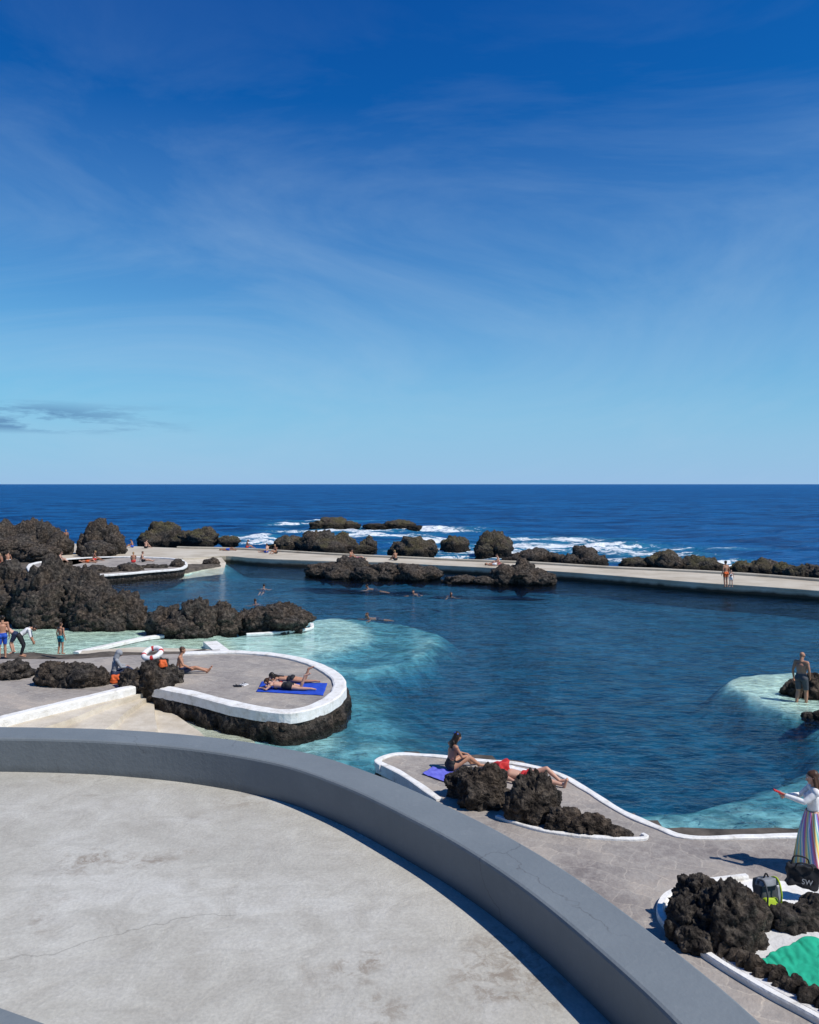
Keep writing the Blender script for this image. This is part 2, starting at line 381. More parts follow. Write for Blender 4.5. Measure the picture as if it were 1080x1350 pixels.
nb = t.bump(hb, 1.0)
ds = t.n('ShaderNodeBsdfDiffuse'); t.l(c, ds.inputs[0]); t.l(nb, ds.inputs['Normal'])
gl = t.n('ShaderNodeBsdfGlossy'); gl.inputs['Roughness'].default_value = .25; gl.inputs['Color'].default_value = (.5, .75, 1, 1); t.l(nb, gl.inputs['Normal'])
fr = t.n('ShaderNodeFresnel'); fr.inputs[0].default_value = 1.33; t.l(nb, fr.inputs['Normal'])
fac = t.math('MULTIPLY', t.math('MINIMUM', fr.outputs[0], .30), t.math('SUBTRACT', 1, fm))
mx = t.n('ShaderNodeMixShader'); t.l(fac, mx.inputs[0]); t.l(ds.outputs[0], mx.inputs[1]); t.l(gl.outputs[0], mx.inputs[2]); t.out(mx.outputs[0])
so = mobj('sea', np.stack([XX.ravel(), YY.ravel(), ZZ.ravel()], 1), Fc, m)
a = so.data.attributes.new('foam', 'FLOAT', 'POINT'); a.data.foreach_set('value', foam.ravel().astype(np.float32))

# ------------------------------------------------------------------ sea wall promenade
lower = PP([(60, 752), (150, 736), (240, 737), (298, 734), (340, 737), (430, 740.5), (500, 742), (560, 745), (640, 749), (700, 752), (800, 759), (920, 769), (1000, 774), (1080, 780), (1300, 797), (1500, 808)], .5)
up = cr([Vector((p.x, p.y, .5)) for p in wall_out], 5); lo = cr(lower, 5)
sw = empty('sea_wall')
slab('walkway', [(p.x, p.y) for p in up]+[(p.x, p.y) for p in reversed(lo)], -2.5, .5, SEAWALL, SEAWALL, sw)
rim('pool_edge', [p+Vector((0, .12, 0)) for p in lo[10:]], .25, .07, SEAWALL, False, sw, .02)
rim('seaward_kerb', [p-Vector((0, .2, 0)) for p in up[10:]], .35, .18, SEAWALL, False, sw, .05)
# left sun-bathing shelf and beach ramp
sh = empty('rock_terrace')
sp_ = cr(PP([(40, 745), (100, 737), (160, 735), (225, 737), (243, 742), (240, 750), (200, 754), (140, 759), (60, 762)], .5), 4, True)
slab('shelf', [(p.x, p.y) for p in sp_], -.5, .5, PAVE, ROCK, sh)
rim('edge', sp_, .3, .10, WHITE, True, sh, .03, -.03)
rampp = [P(240, 737, .48), P(292, 735, .48), P(298, 742, .2), P(294, 757, -.25), P(235, 764, -.25), P(243, 748, .2)]
mobj('beach_ramp', [tuple(p) for p in rampp], [[0, 1, 2, 5], [5, 2, 3, 4]], CREAM, None, False)

# ------------------------------------------------------------------ left sun deck
deck_px = [(-300, 866), (0, 869), (100, 869), (170, 864), (240, 862), (300, 860), (345, 862), (390, 868), (425, 879), (448, 893), (454, 906), (448, 918), (430, 930), (405, 939), (378, 943), (340, 939), (300, 931), (250, 918), (200, 908)]
dz = .62
front = [P(u, v, dz) for u, v in deck_px]
dk = empty('sun_deck')
smooth_edge = cr(front[4:], 6)
left_edge = [P(175, 909, dz), P(100, 927, dz), P(15, 948, dz), P(-120, 985, dz), P(-300, 1030, dz)]
poly = [(p.x, p.y) for p in front[:4]] + [(p.x, p.y) for p in smooth_edge] + [(p.x, p.y) for p in left_edge]
slab('paving', poly, -.2, dz, PAVE, ROCK, dk)
sm_c = resample(smooth_edge, .15)
rim('white_rim', [p - nn*.14 for p, nn in zip(sm_c, normals2(sm_c, False))], .42, .08, WHITE, False, dk, .04, -.22)
rockskirt('rock_face', sm_c, -1.0, dz-.12, .10, dk, 1)
rim('ramp_rim', resample(cr(left_edge, 4), .2), .34, .12, WHITE, False, dk, .03, -.3)
# stepped ramp down to the water
A = resample(cr([P(196, 912, .5), P(100, 932, .5), P(15, 955, .5), Vector((-14, 19, .5))], 4), .5)
B = resample(cr([P(208, 925, 0), P(290, 953, 0), P(345, 982, 0), Vector((-4.6, 18, 0))], 4), .5)
nA = 16
def samp(L, t):
    f = t*(len(L)-1); i = min(int(f), len(L)-2); return L[i].lerp(L[i+1], f-i)
V = []; Fc = []
steps = 5; prof = []
for s_i in range(steps): prof += [(s_i/steps, .50-s_i*.15), ((s_i+.96)/steps, .49-s_i*.15)]
for i in range(nA):
    a_, b_ = samp(A, i/(nA-1)), samp(B, i/(nA-1))
    for (tt, z) in prof:
        p = a_.lerp(b_, tt); V.append((p.x, p.y, z+noise.noise(p*.8)*.015))
K = len(prof)
for i in range(nA-1):
    for k in range(K-1): a0 = i*K+k; Fc.append([a0, a0+K, a0+K+1, a0+1])
fixn(mobj('beach_steps', V, Fc, CREAM, None, False))
# kerbs around the toddlers' pool
kb = empty('pool_kerb')
rim('kerb_a', cr(PP([(100, 862), (140, 853), (185, 843), (215, 839)], .06), 4), .35, .08, WHITE, False, kb)
slab('crossing', [(p.x, p.y) for p in PP([(268, 846), (286, 845), (308, 861), (288, 863)], .2)], -.4, .2, WHITE, WHITE, kb)
slab('crossing_path', [(p.x, p.y) for p in PP([(102, 868), (108, 858), (180, 853), (275, 856), (300, 862), (175, 866)], .15)], -.4, .15, CREAM, CREAM, kb)
rim('kerb_b', cr(PP([(325, 837), (370, 834), (408, 829), (411, 823)], .0), 4), .2, .07, WHITE, False, kb)

# ------------------------------------------------------------------ near pool-side deck
nz_ = .5
edge_px = [(503, 1010), (497, 1003), (520, 995), (560, 996), (620, 1002), (680, 1007), (735, 1020), (775, 1042), (820, 1070), (870, 1092), (910, 1104), (1000, 1103), (1080, 1101), (1250, 1098), (1500, 1096)]
e = cr(PP(edge_px, nz_), 6)
nd = empty('pool_deck')
slab('paving', [(p.x, p.y) for p in e] + [(14, 3), (-7, 3), (-7, 10.5), (-.8, 11.5), (.2, 14)] + [(p.x, p.y) for p in PP([(575, 1052), (540, 1026)], nz_)], -.3, nz_, PAVE, CREAM, nd)
er = resample(e, .12)
rim('white_rim', [p-nn*.03 for p, nn in zip(er, normals2(er, False))], .17, .035, WHITE, False, nd, .03, -.12)
rockskirt('rock_face', er, -1.4, nz_-.08, .06, nd, 1, None, .1, 8)
rim('white_rim_back', resample(cr(PP([(499, 1006), (520, 1016), (545, 1031), (580, 1056)], nz_), 4), .12), .16, .04, WHITE, False, nd, .02, -.2)
rim('rock_kerb', resample(cr(PP([(655, 1078), (690, 1090), (730, 1099), (790, 1106), (835, 1108), (853, 1106), (846, 1101)], nz_), 5), .1), .10, .05, WHITE, False, nd, .02)
# raised sunbathing enclosure, lower right
en = empty('rock_enclosure')
kp = cr(PP([(985, 1160), (925, 1168), (885, 1182), (871, 1200), (876, 1220), (905, 1243), (950, 1275), (1010, 1311), (1080, 1349), (1160, 1395), (1300, 1480)], nz_), 6)
slab('floor', [(p.x, p.y) for p in kp]+[(12, 8), (12, 12.5)], .3, nz_+.02, WHITE, WHITE, en)
rim('kerb', resample(kp, .1), .11, .09, WHITE, False, en, .012)
M_soil = M('gravel_floor', (.50, .49, .47), (.66, .65, .63), 3, .85, 14, .02, 8)
slab('inner_floor', [(p.x, p.y) for p in PP([(930, 1250), (1000, 1226), (1100, 1215), (1300, 1250), (1300, 1440), (1080, 1338), (990, 1290)], .52)], .5, .545, M_soil, M_soil, en)

# ------------------------------------------------------------------ terrace with curved parapet
inner = [(-16, 6.0), (-12, 8.2), (-8, 9.0), (-4.5, 9.02), (-2.77, 8.80), (-1.457, 8.285), (-.635, 7.617), (.063, 6.79), (.46, 6.24), (.83, 5.6), (1.167, 4.846), (1.41, 4.18), (1.62, 3.3), (1.75, 2.2), (1.8, 0), (1.8, -4)]
ip = resample(cr([Vector((x, y, 0)) for x, y in inner], 8), .12)
fz = 3.83
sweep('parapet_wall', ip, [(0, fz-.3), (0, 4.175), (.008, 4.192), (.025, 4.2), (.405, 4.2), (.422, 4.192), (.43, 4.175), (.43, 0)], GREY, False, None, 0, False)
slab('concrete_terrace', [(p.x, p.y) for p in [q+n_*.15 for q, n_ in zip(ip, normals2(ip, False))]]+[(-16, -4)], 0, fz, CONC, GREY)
upath = [Vector((-9, 5.30, 0)), Vector((-5, 3.55, 0)), Vector((-.87, 1.74, 0)), Vector((0, 1.36, 0)), Vector((2.6, .22, 0)), Vector((5, -.83, 0))]
sweep('parapet_wall', upath, [(-.3, 5.0), (-.3, 5.885), (-.285, 5.9), (-.015, 5.9), (0, 5.885), (0, 3.5)], GREY)
slab('viewing_terrace', [(-9, 5.1), (5, -1.0), (5, -6), (-9, -6)], 3.84, 5.3, CONC, GREY)

# ------------------------------------------------------------------ rocks
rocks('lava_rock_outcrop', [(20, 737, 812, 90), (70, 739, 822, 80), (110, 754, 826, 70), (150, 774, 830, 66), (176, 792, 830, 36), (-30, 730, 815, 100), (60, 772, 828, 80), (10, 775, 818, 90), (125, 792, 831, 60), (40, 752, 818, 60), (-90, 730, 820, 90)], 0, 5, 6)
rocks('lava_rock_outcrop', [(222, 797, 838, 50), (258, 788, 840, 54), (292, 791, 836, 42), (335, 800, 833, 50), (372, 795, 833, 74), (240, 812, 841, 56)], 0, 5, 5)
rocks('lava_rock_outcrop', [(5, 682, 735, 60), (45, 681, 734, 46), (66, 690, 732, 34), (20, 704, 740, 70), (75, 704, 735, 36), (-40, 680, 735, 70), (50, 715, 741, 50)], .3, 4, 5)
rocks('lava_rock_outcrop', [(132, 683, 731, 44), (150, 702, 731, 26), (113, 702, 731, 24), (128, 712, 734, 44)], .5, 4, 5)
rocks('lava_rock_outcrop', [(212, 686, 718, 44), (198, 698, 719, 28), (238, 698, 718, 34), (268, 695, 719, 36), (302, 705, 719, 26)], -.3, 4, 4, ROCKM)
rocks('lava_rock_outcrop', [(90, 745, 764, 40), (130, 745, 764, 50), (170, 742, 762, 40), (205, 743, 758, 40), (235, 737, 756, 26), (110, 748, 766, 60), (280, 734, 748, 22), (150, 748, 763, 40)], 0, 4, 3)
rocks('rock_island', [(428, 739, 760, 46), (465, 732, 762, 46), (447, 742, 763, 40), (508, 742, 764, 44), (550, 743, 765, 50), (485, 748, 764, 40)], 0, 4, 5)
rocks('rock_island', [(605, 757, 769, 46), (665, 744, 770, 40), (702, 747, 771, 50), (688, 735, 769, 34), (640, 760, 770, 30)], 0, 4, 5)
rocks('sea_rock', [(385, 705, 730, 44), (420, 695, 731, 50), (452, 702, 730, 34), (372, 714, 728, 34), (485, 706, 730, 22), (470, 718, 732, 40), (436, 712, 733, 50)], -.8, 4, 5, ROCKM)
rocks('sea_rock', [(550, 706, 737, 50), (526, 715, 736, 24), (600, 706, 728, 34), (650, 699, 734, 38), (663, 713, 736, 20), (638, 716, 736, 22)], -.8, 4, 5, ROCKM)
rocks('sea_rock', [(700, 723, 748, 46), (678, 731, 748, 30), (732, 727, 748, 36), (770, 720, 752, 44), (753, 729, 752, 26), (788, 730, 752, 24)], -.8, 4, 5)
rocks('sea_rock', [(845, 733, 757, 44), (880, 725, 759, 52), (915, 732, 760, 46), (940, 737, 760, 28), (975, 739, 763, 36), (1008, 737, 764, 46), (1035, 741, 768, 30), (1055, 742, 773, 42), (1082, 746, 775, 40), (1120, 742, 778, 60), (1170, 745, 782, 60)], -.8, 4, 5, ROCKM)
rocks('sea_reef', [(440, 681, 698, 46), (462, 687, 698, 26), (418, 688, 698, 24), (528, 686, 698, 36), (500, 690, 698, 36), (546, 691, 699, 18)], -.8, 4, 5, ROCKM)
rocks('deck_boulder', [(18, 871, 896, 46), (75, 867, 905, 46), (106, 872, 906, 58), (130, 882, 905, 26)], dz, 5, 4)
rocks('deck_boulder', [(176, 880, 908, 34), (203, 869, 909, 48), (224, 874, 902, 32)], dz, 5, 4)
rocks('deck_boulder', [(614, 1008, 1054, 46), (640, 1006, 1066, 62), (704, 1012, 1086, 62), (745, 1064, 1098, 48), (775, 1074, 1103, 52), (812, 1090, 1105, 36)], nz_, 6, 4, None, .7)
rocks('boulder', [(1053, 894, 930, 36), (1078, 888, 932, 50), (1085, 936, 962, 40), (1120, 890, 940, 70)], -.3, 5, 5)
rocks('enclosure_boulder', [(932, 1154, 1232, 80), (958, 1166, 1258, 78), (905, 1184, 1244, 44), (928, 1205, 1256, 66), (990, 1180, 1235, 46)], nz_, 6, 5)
rocks('enclosure_boulder', [(1040, 1188, 1232, 54), (1072, 1178, 1228, 54), (1110, 1180, 1230, 60)], nz_, 5, 5)
rr = random.Random(4)
rocks('rock_edging', [(948+i*12.5+rr.uniform(-3, 3), 1235+i*6.9+rr.uniform(-7, 4), 1259+i*6.9, rr.uniform(20, 36)) for i in range(0, 19)], nz_, 4, 3, None, .5)

# ------------------------------------------------------------------ people
def skin_mat(name, c):
    m = bpy.data.materials.new(name); t = NT(m); v = t.obj()
    col = t.mix(t.ramp(t.noise(v, 9, 4), [(.35, 0), (.7, .5)]), c, (c[0]*1.05, c[1]*.82, c[2]*.78)); t.pbr(col, .5, t.bump(t.noise(v, 60, 3), .001), .35); return m
SK1 = skin_mat('skin_tanned', (.40, .21, .13)); SK2 = skin_mat('skin_fair', (.52, .31, .22)); SK3 = skin_mat('skin_brown', (.30, .15, .09))
HB = flat('hair_dark', (.02, .014, .01), .45); HBR = flat('hair_brown', (.07, .035, .02), .45); HBL = flat('hair_blond', (.30, .19, .09))
EYEW = flat('eye_white', (.7, .7, .7)); EYED = flat('eye_dark', (.02, .015, .01)); LIP = flat('lips', (.35, .10, .08))
BLACK = flat('fabric_black', (.015, .015, .018)); NAVY = flat('fabric_navy', (.02, .03, .07)); WHT = flat('fabric_white', (.75, .74, .72)); GRY = flat('fabric_grey', (.28, .29, .31)); GRD = flat('shorts_grey', (.06, .065, .075))
BLU = flat('fabric_blue', (.02, .08, .42)); RED = flat('fabric_red', (.5, .03, .03)); ORG = flat('fabric_orange', (.65, .12, .03)); TEAL = flat('fabric_teal', (.03, .25, .3)); PINK = flat('fabric_pink', (.55, .12, .22))

def remesh(prims, vox, it=4):
    V = []; Fc = []
    vs, fs = ico(3)
    for p in prims:
        o = len(V); ax = (p['b']-p['a']); L = ax.length; ax = ax.normalized() if L > 1e-6 else Vector((0, 0, 1))
        for n in vs:
            t_ = n.dot(ax); c_ = p['b'] if t_ > 0 else p['a']; r = p['rb'] if t_ > 0 else p['ra']
            lat = p['lat']; fw = p['fw']
            if lat is None: off = n*r
            else: off = lat*(n.dot(lat)*p['sx']*r)+fw*(n.dot(fw)*p['sy']*r)+p['up']*(n.dot(p['up'])*r)
            V.append(c_+off)
        Fc += [[i+o for i in f] for f in fs]
    me = bpy.data.meshes.new('tmp'); me.from_pydata([tuple(v) for v in V], [], Fc); ob = bpy.data.objects.new('tmp', me); sc.collection.objects.link(ob)
    r = ob.modifiers.new('r', 'REMESH'); r.mode = 'VOXEL'; r.voxel_size = vox; r.use_smooth_shade = True
    s = ob.modifiers.new('s', 'SMOOTH'); s.factor = .5; s.iterations = it
    dg = bpy.context.evaluated_depsgraph_get(); me2 = bpy.data.meshes.new_from_object(ob.evaluated_get(dg))
    bpy.data.objects.remove(ob); bpy.data.meshes.remove(me); return me2
def prim(a, b, ra, rb, lab, lat=None, up=None, sx=1, sy=1):
    d = dict(a=Vector(a), b=Vector(b), ra=ra, rb=rb, lab=lab, lat=None, fw=None, up=None, sx=sx, sy=sy)
    if lat is not None:
        up = up.normalized(); fw = up.cross(lat).normalized(); lat = fw.cross(up).normalized(); d.update(lat=lat, fw=fw, up=up)
    return d
def J(**k): return {a: ([Vector(x) for x in b] if isinstance(b, list) else Vector(b)) for a, b in k.items()}
def sym(x, y, z): return [(x, y, z), (-x, y, z)]
def pose(kind):
    if kind == 'stand': return J(P=(0, 0, .93), C=(0, 0, 1.28), N=(0, -.01, 1.45), H=(0, .02, 1.60), face=(0, 1, 0), S=sym(.175, 0, 1.40), E=sym(.235, -.03, 1.13), W=sym(.25, .05, .88), Hi=sym(.09, 0, .90), K=[(.10, .03, .49), (-.10, .01, .49)], A=[(.11, 0, .08), (-.11, -.06, .08)], T=[(.13, .15, .03), (-.13, .09, .03)])
    if kind == 'sit': return J(P=(0, 0, .12), C=(0, .06, .47), N=(0, .10, .63), H=(0, .17, .77), face=(0, .8, -.55), S=[(.165, .07, .58), (-.165, .07, .58)], E=sym(.22, .20, .36), W=sym(.10, .40, .33), Hi=sym(.09, .03, .12), K=[(.14, .42, .30), (-.16, .40, .26)], A=[(.10, .72, .07), (-.12, .62, .07)], T=[(.12, .90, .04), (-.13, .80, .04)])
    if kind == 'sitlong': return J(P=(0, 0, .12), C=(0, -.06, .47), N=(0, -.03, .63), H=(0, .02, .78), face=(0, 1, -.1), S=[(.18, -.06, .58), (-.18, -.06, .58)], E=[(.26, .06, .34), (-.27, -.16, .32)], W=[(.18, .28, .22), (-.27, -.22, .06)], Hi=sym(.09, .03, .12), K=[(.12, .46, .22), (-.12, .46, .13)], A=[(.11, .84, .07), (-.14, .88, .06)], T=[(.13, .95, .17), (-.16, .97, .17)])
    if kind == 'prone': return J(P=(0, 0, .12), C=(0, .36, .15), N=(0, .52, .19), H=(.02, .65, .22), face=(.2, .7, -.5), S=[(.17, .47, .17), (-.17, .47, .17)], E=[(.28, .62, .05), (-.28, .60, .05)], W=[(.10, .78, .05), (-.10, .80, .05)], Hi=sym(.09, -.04, .12), K=[(.12, -.44, .07), (-.12, -.44, .07)], A=[(.12, -.58, .44), (-.10, -.82, .07)], T=[(.12, -.74, .50), (-.10, -.96, .05)])
    if kind == 'supine': return J(P=(0, 0, .12), C=(0, .36, .13), N=(0, .53, .12), H=(0, .68, .13), face=(0, 0, 1), S=[(.17, .47, .11), (-.17, .47, .11)], E=[(.30, .24, .06), (-.28, .22, .06)], W=[(.26, .0, .05), (-.26, -.02, .05)], Hi=sym(.09, -.04, .12), K=[(.10, -.42, .30), (-.10, -.46, .11)], A=[(.10, -.72, .06), (-.12, -.86, .06)], T=[(.10, -.88, .10), (-.14, -.91, .20)])
    if kind == 'bend': return J(P=(0, -.12, .86), C=(0, .16, 1.06), N=(0, .30, 1.13), H=(0, .43, 1.12), face=(0, .5, -.8), S=[(.17, .24, 1.10), (-.17, .24, 1.10)], E=sym(.2, .30, .82), W=sym(.12, .38, .60), Hi=sym(.09, -.12, .84), K=sym(.11, .04, .47), A=sym(.11, -.06, .08), T=sym(.13, .10, .03))
def human(name, loc, heading, kind='stand', height=1.72, skin=SK1, hair=HB, hairstyle='short', clothes=(), female=False, vox=.009, ov=None, curl=.5, bulk=1.0, sink=0):
    # clothes: list of (material, {label:(t0,t1)})
    j = pose(kind)
    for k, v in (ov or {}).items():
        j[k] = [Vector(x) for x in v] if isinstance(v, list) else Vector(v)
    s = height/1.72; root = empty(name, Vector(loc)+Vector((0, 0, -sink)), heading, s); b = bulk; pr = []
    lat = (j['S'][0]-j['S'][1]).normalized(); sp = (j['C']-j['P']); hl = (j['Hi'][0]-j['Hi'][1]).normalized()
    fw = sp.normalized().cross(lat); Wt = j['P'].lerp(j['C'], .45)
    hw = 1.62 if female else 1.45; ww = 1.25 if female else 1.42
    pr.append(prim(j['P'], j['P'].lerp(j['C'], .2), .098*b, .098*b, 'pelvis', hl, sp, hw, 1.02))
    pr.append(prim(j['P'].lerp(j['C'], .25), Wt, .095*b, .088*b, 'waist', lat, sp, ww, 1.0))
    pr.append(prim(Wt.lerp(j['C'], .2), j['C'], .092*b, .105*b, 'chest', lat, sp, 1.42, .98))
    pr.append(prim(j['C'], j['C'].lerp(j['N'], .6), .10*b, .062*b, 'chest', lat, sp, 1.4, .85))
    pr.append(prim(j['S'][0].lerp(j['S'][1], .1), j['S'][1].lerp(j['S'][0], .1), .052*b, .052*b, 'chest'))
    for i in (0, 1):
        pr.append(prim(j['Hi'][i]-fw*.035, j['Hi'][i]-fw*.035, .088*b, .088*b, 'pelvis'))
        if female: q = j['C'].lerp(j['P'], .08)+fw*.085+lat*(.072 if i == 0 else -.072); pr.append(prim(q, q, .054, .054, 'bust'))
        S, E, W = j['S'][i], j['E'][i], j['W'][i]
        ar = .9 if female else 1.0
        pr.append(prim(S, S, .058*b*ar, .058, 'uarm')); pr.append(prim(S, S.lerp(E, .5), .05*b*ar, .044*b*ar, 'uarm')); pr.append(prim(S.lerp(E, .5), E, .044*b*ar, .036*ar, 'uarm'))
        pr.append(prim(E, E.lerp(W, .35), .036*ar, .038*ar, 'farm')); pr.append(prim(E.lerp(W, .35), W, .038*ar, .025*ar, 'farm'))
        Hp, K, A, T = j['Hi'][i], j['K'][i], j['A'][i], j['T'][i]
        pr.append(prim(Hp, Hp.lerp(K, .4), .088*b, .076*b, 'thigh')); pr.append(prim(Hp.lerp(K, .4), K, .076*b, .052*b, 'thigh2'))
        mid = K.lerp(A, .33)
        pr.append(prim(K, mid, .051*b, .056*b, 'calf')); pr.append(prim(mid, A, .055*b, .034, 'calf2'))
        ft = (T-A).normalized(); heel = A-ft*.03-Vector((0, 0, .01))
        pr.append(prim(heel, A, .034, .038, 'foot')); pr.append(prim(A.lerp(T, .2), T, .036, .026, 'foot'))
        side = ft.cross((K-A).normalized()).normalized(); pr.append(prim(T+side*.018, T-side*.018+ft*.01, .024, .024, 'foot'))
        hd = (W-E).normalized()
        if kind in ('stand', 'bend'): pn = (lat*(-1 if i == 0 else 1)); pn = (pn-hd*pn.dot(hd)).normalized()
        else: pn = Vector((0, 0, -1)); pn = (pn-hd*pn.dot(hd)); pn = pn.normalized() if pn.length > .1 else fw
        sd_ = hd.cross(pn).normalized()
        if kind in ('stand', 'bend') and sd_.dot(fw) < 0: sd_ = -sd_
        for q in (-.024, -.008, .008, .024): pr.append(prim(W+hd*.015+sd_*q*.6, W+hd*.085+sd_*q, .015, .013, 'hand'))
        for q, L in ((.026, .066), (.009, .078), (-.009, .072), (-.026, .055)):
            a0 = W+hd*.085+sd_*q; a1 = a0+(hd*math.cos(curl*.6)+pn*math.sin(curl*.6)+sd_*q*2)*L*.5; a2 = a1+(hd*math.cos(curl*1.6)+pn*math.sin(curl*1.6))*L*.5
            pr.append(prim(a0, a1, .0095, .009, 'hand')); pr.append(prim(a1, a2, .009, .0075, 'hand'))
        a0 = W+hd*.03+sd_*.022; a1 = a0+(hd*.6+sd_*.65+pn*.3).normalized()*.04; a2 = a1+(hd*.9+sd_*.2+pn*.3).normalized()*.03
        pr.append(prim(a0, a1, .014, .011, 'hand')); pr.append(prim(a1, a2, .011, .009, 'hand'))
    Hd, N = j['H'], j['N']; up = (Hd-N).normalized(); f = j['face'].normalized()
    if abs(f.dot(up)) > .95: up = (up+Vector((0, .3, .3))).normalized()
    hup = (up-f*up.dot(f)).normalized(); hl_ = f.cross(hup).normalized()
    pr.append(prim(N-up*.03, Hd-up*.03-f*.01, .056*b*(.85 if female else 1), .052, 'neck'))
    pr.append(prim(Hd+hup*.028-f*.012, Hd+hup*.02+f*.018, .085, .078, 'head', hl_, hup, .9, 1.0))
    pr.append(prim(Hd-hup*.02+f*.03, Hd-hup*.078+f*.052, .060, .034, 'head', hl_, hup, 1.0, .9))
    pr.append(prim(Hd+hup*.012+f*.088, Hd-hup*.022+f*.104, .009, .015, 'head'))
    for sg in (1, -1):
        pr.append(prim(Hd+hup*.015+hl_*.078*sg, Hd-hup*.018+hl_*.074*sg, .017, .012, 'head'))
        pr.append(prim(Hd+hup*.035+f*.082+hl_*.03*sg, Hd+hup*.035+f*.084+hl_*.02*sg, .014, .012, 'head'))
    me = remesh(pr, vox, 3); n = len(me.polygons)
    cn = np.empty(n*3); me.polygons.foreach_get('center', cn); cn = cn.reshape(-1, 3)
    best = np.full(n, 1e9); lab = np.zeros(n, int); tt = np.zeros(n)
    labs = sorted({p['lab'] for p in pr})
    for p in pr:
        a = np.array(p['a']); bb = np.array(p['b']); ax = bb-a; L2 = ax@ax
        t_ = np.clip((cn-a)@ax/L2, 0, 1) if L2 > 1e-9 else np.zeros(n)
        off = cn-(a+t_[:, None]*ax); r = p['ra']+(p['rb']-p['ra'])*t_
        if p['lat'] is not None:
            o = np.stack([off@np.array(p['lat'])/p['sx'], off@np.array(p['fw'])/p['sy'], off@np.array(p['up'])], 1); dd = np.linalg.norm(o, axis=1)-r
        else: dd = np.linalg.norm(off, axis=1)-r
        k = dd < best; best[k] = dd[k]; lab[k] = labs.index(p['lab']); tt[k] = t_[k]
    me.materials.clear(); me.materials.append(skin); mi = np.zeros(n, int)
    for ci, (mt, rule) in enumerate(clothes):
        me.materials.append(mt)
        for l_, (t0, t1) in rule.items():
            if l_ in labs: mi[(lab == labs.index(l_)) & (tt >= t0) & (tt <= t1)] = ci+1
    me.polygons.foreach_set('material_index', mi.astype(np.int32)); me.polygons.foreach_set('use_smooth', [True]*n)
    # cloth stands proud of the skin
    nv = len(me.vertices); cl = np.zeros(nv, bool); lt = np.empty(n, int); me.polygons.foreach_get('loop_total', lt); li = np.empty(len(me.loops), int); me.loops.foreach_get('vertex_index', li)
    cl[li[np.repeat(mi > 0, lt)]] = True
    co = np.empty(nv*3); me.vertices.foreach_get('co', co); no = np.empty(nv*3); me.vertices.foreach_get('normal', no)
    co = co.reshape(-1, 3)+no.reshape(-1, 3)*(cl[:, None]*.011); me.vertices.foreach_set('co', co.ravel()); me.update()
    me.name = 'body'; o = bpy.data.objects.new('body', me); sc.collection.objects.link(o); o.parent = root
    def ball(nm, c, r, mt, sx=1, sy=1):
        vs, fs = ico(2); VV = [c+hl_*(q.dot(hl_)*r*sx)+hup*(q.dot(hup)*r*sy)+f*(q.dot(f)*r) for q in vs]; mobj(nm, VV, fs, mt, None, True, root)
    for sg, nm in ((1, 'eye_r'), (-1, 'eye_l')):
        ball(nm, Hd+hup*.018+f*.086+hl_*.03*sg, .011, EYEW); ball('iris_'+nm[-1], Hd+hup*.018+f*.094+hl_*.03*sg, .006, EYED)
    ball('mouth', Hd-hup*.048+f*.088, .008, LIP, 2.6, .8)
    if hairstyle != 'bald':
        hp = [prim(Hd+hup*.045-f*.03, Hd+hup*.045+f*.005, .086, .078, 'h', hl_, hup, .96, 1.0), prim(Hd-f*.045+hup*.02, Hd-f*.04-hup*.03, .072, .055, 'h', hl_, hup, 1.05, .8)]
        if hairstyle == 'long':
            hp += [prim(Hd-f*.05, N-f*.06-up*.03, .068, .06, 'h', hl_, hup, 1.2, .7), prim(N-f*.07, N-f*.085-sp.normalized()*.20, .06, .035, 'h', lat, sp, 1.7, .6)]
            for sg in (1, -1): hp.append(prim(Hd+hl_*.066*sg-f*.01+hup*.02, N+hl_*.085*sg-f*.01-up*.04, .03, .03, 'h'))
        if hairstyle == 'bun': hp.append(prim(Hd+hup*.06-f*.12, Hd+hup*.06-f*.12, .04, .04, 'h'))
        if hairstyle == 'hood': hp = [prim(Hd+hup*.03-f*.03, Hd+hup*.03, .108, .098, 'h', hl_, hup, .95, 1.0), prim(Hd-f*.03, N-f*.03, .09, .09, 'h')]
        hm = remesh(hp, max(.009, vox), 2); hm.materials.clear(); hm.materials.append(hair); hm.polygons.foreach_set('use_smooth', [True]*len(hm.polygons))
        ho = bpy.data.objects.new('hair' if hairstyle != 'hood' else 'hood', hm); sc.collection.objects.link(ho); ho.parent = root
    return root
def shorts(m, l=.6): return (m, {'pelvis': (0, 1), 'thigh': (0, 1), 'thigh2': (0, l)})
def brief(m): return (m, {'pelvis': (0, 1)})
def bra(m): return (m, {'bust': (0, 1)})
def shirt(m, sl=True):
    d = {'waist': (0, 1), 'chest': (0, 1), 'bust': (0, 1), 'uarm': (0, 1)}; d.update({'farm': (0, 1)} if sl else {}); return (m, d)
def pants(m): return (m, {'pelvis': (0, 1), 'thigh': (0, 1), 'thigh2': (0, 1), 'calf': (0, 1), 'calf2': (0, .8)})
R = math.radians

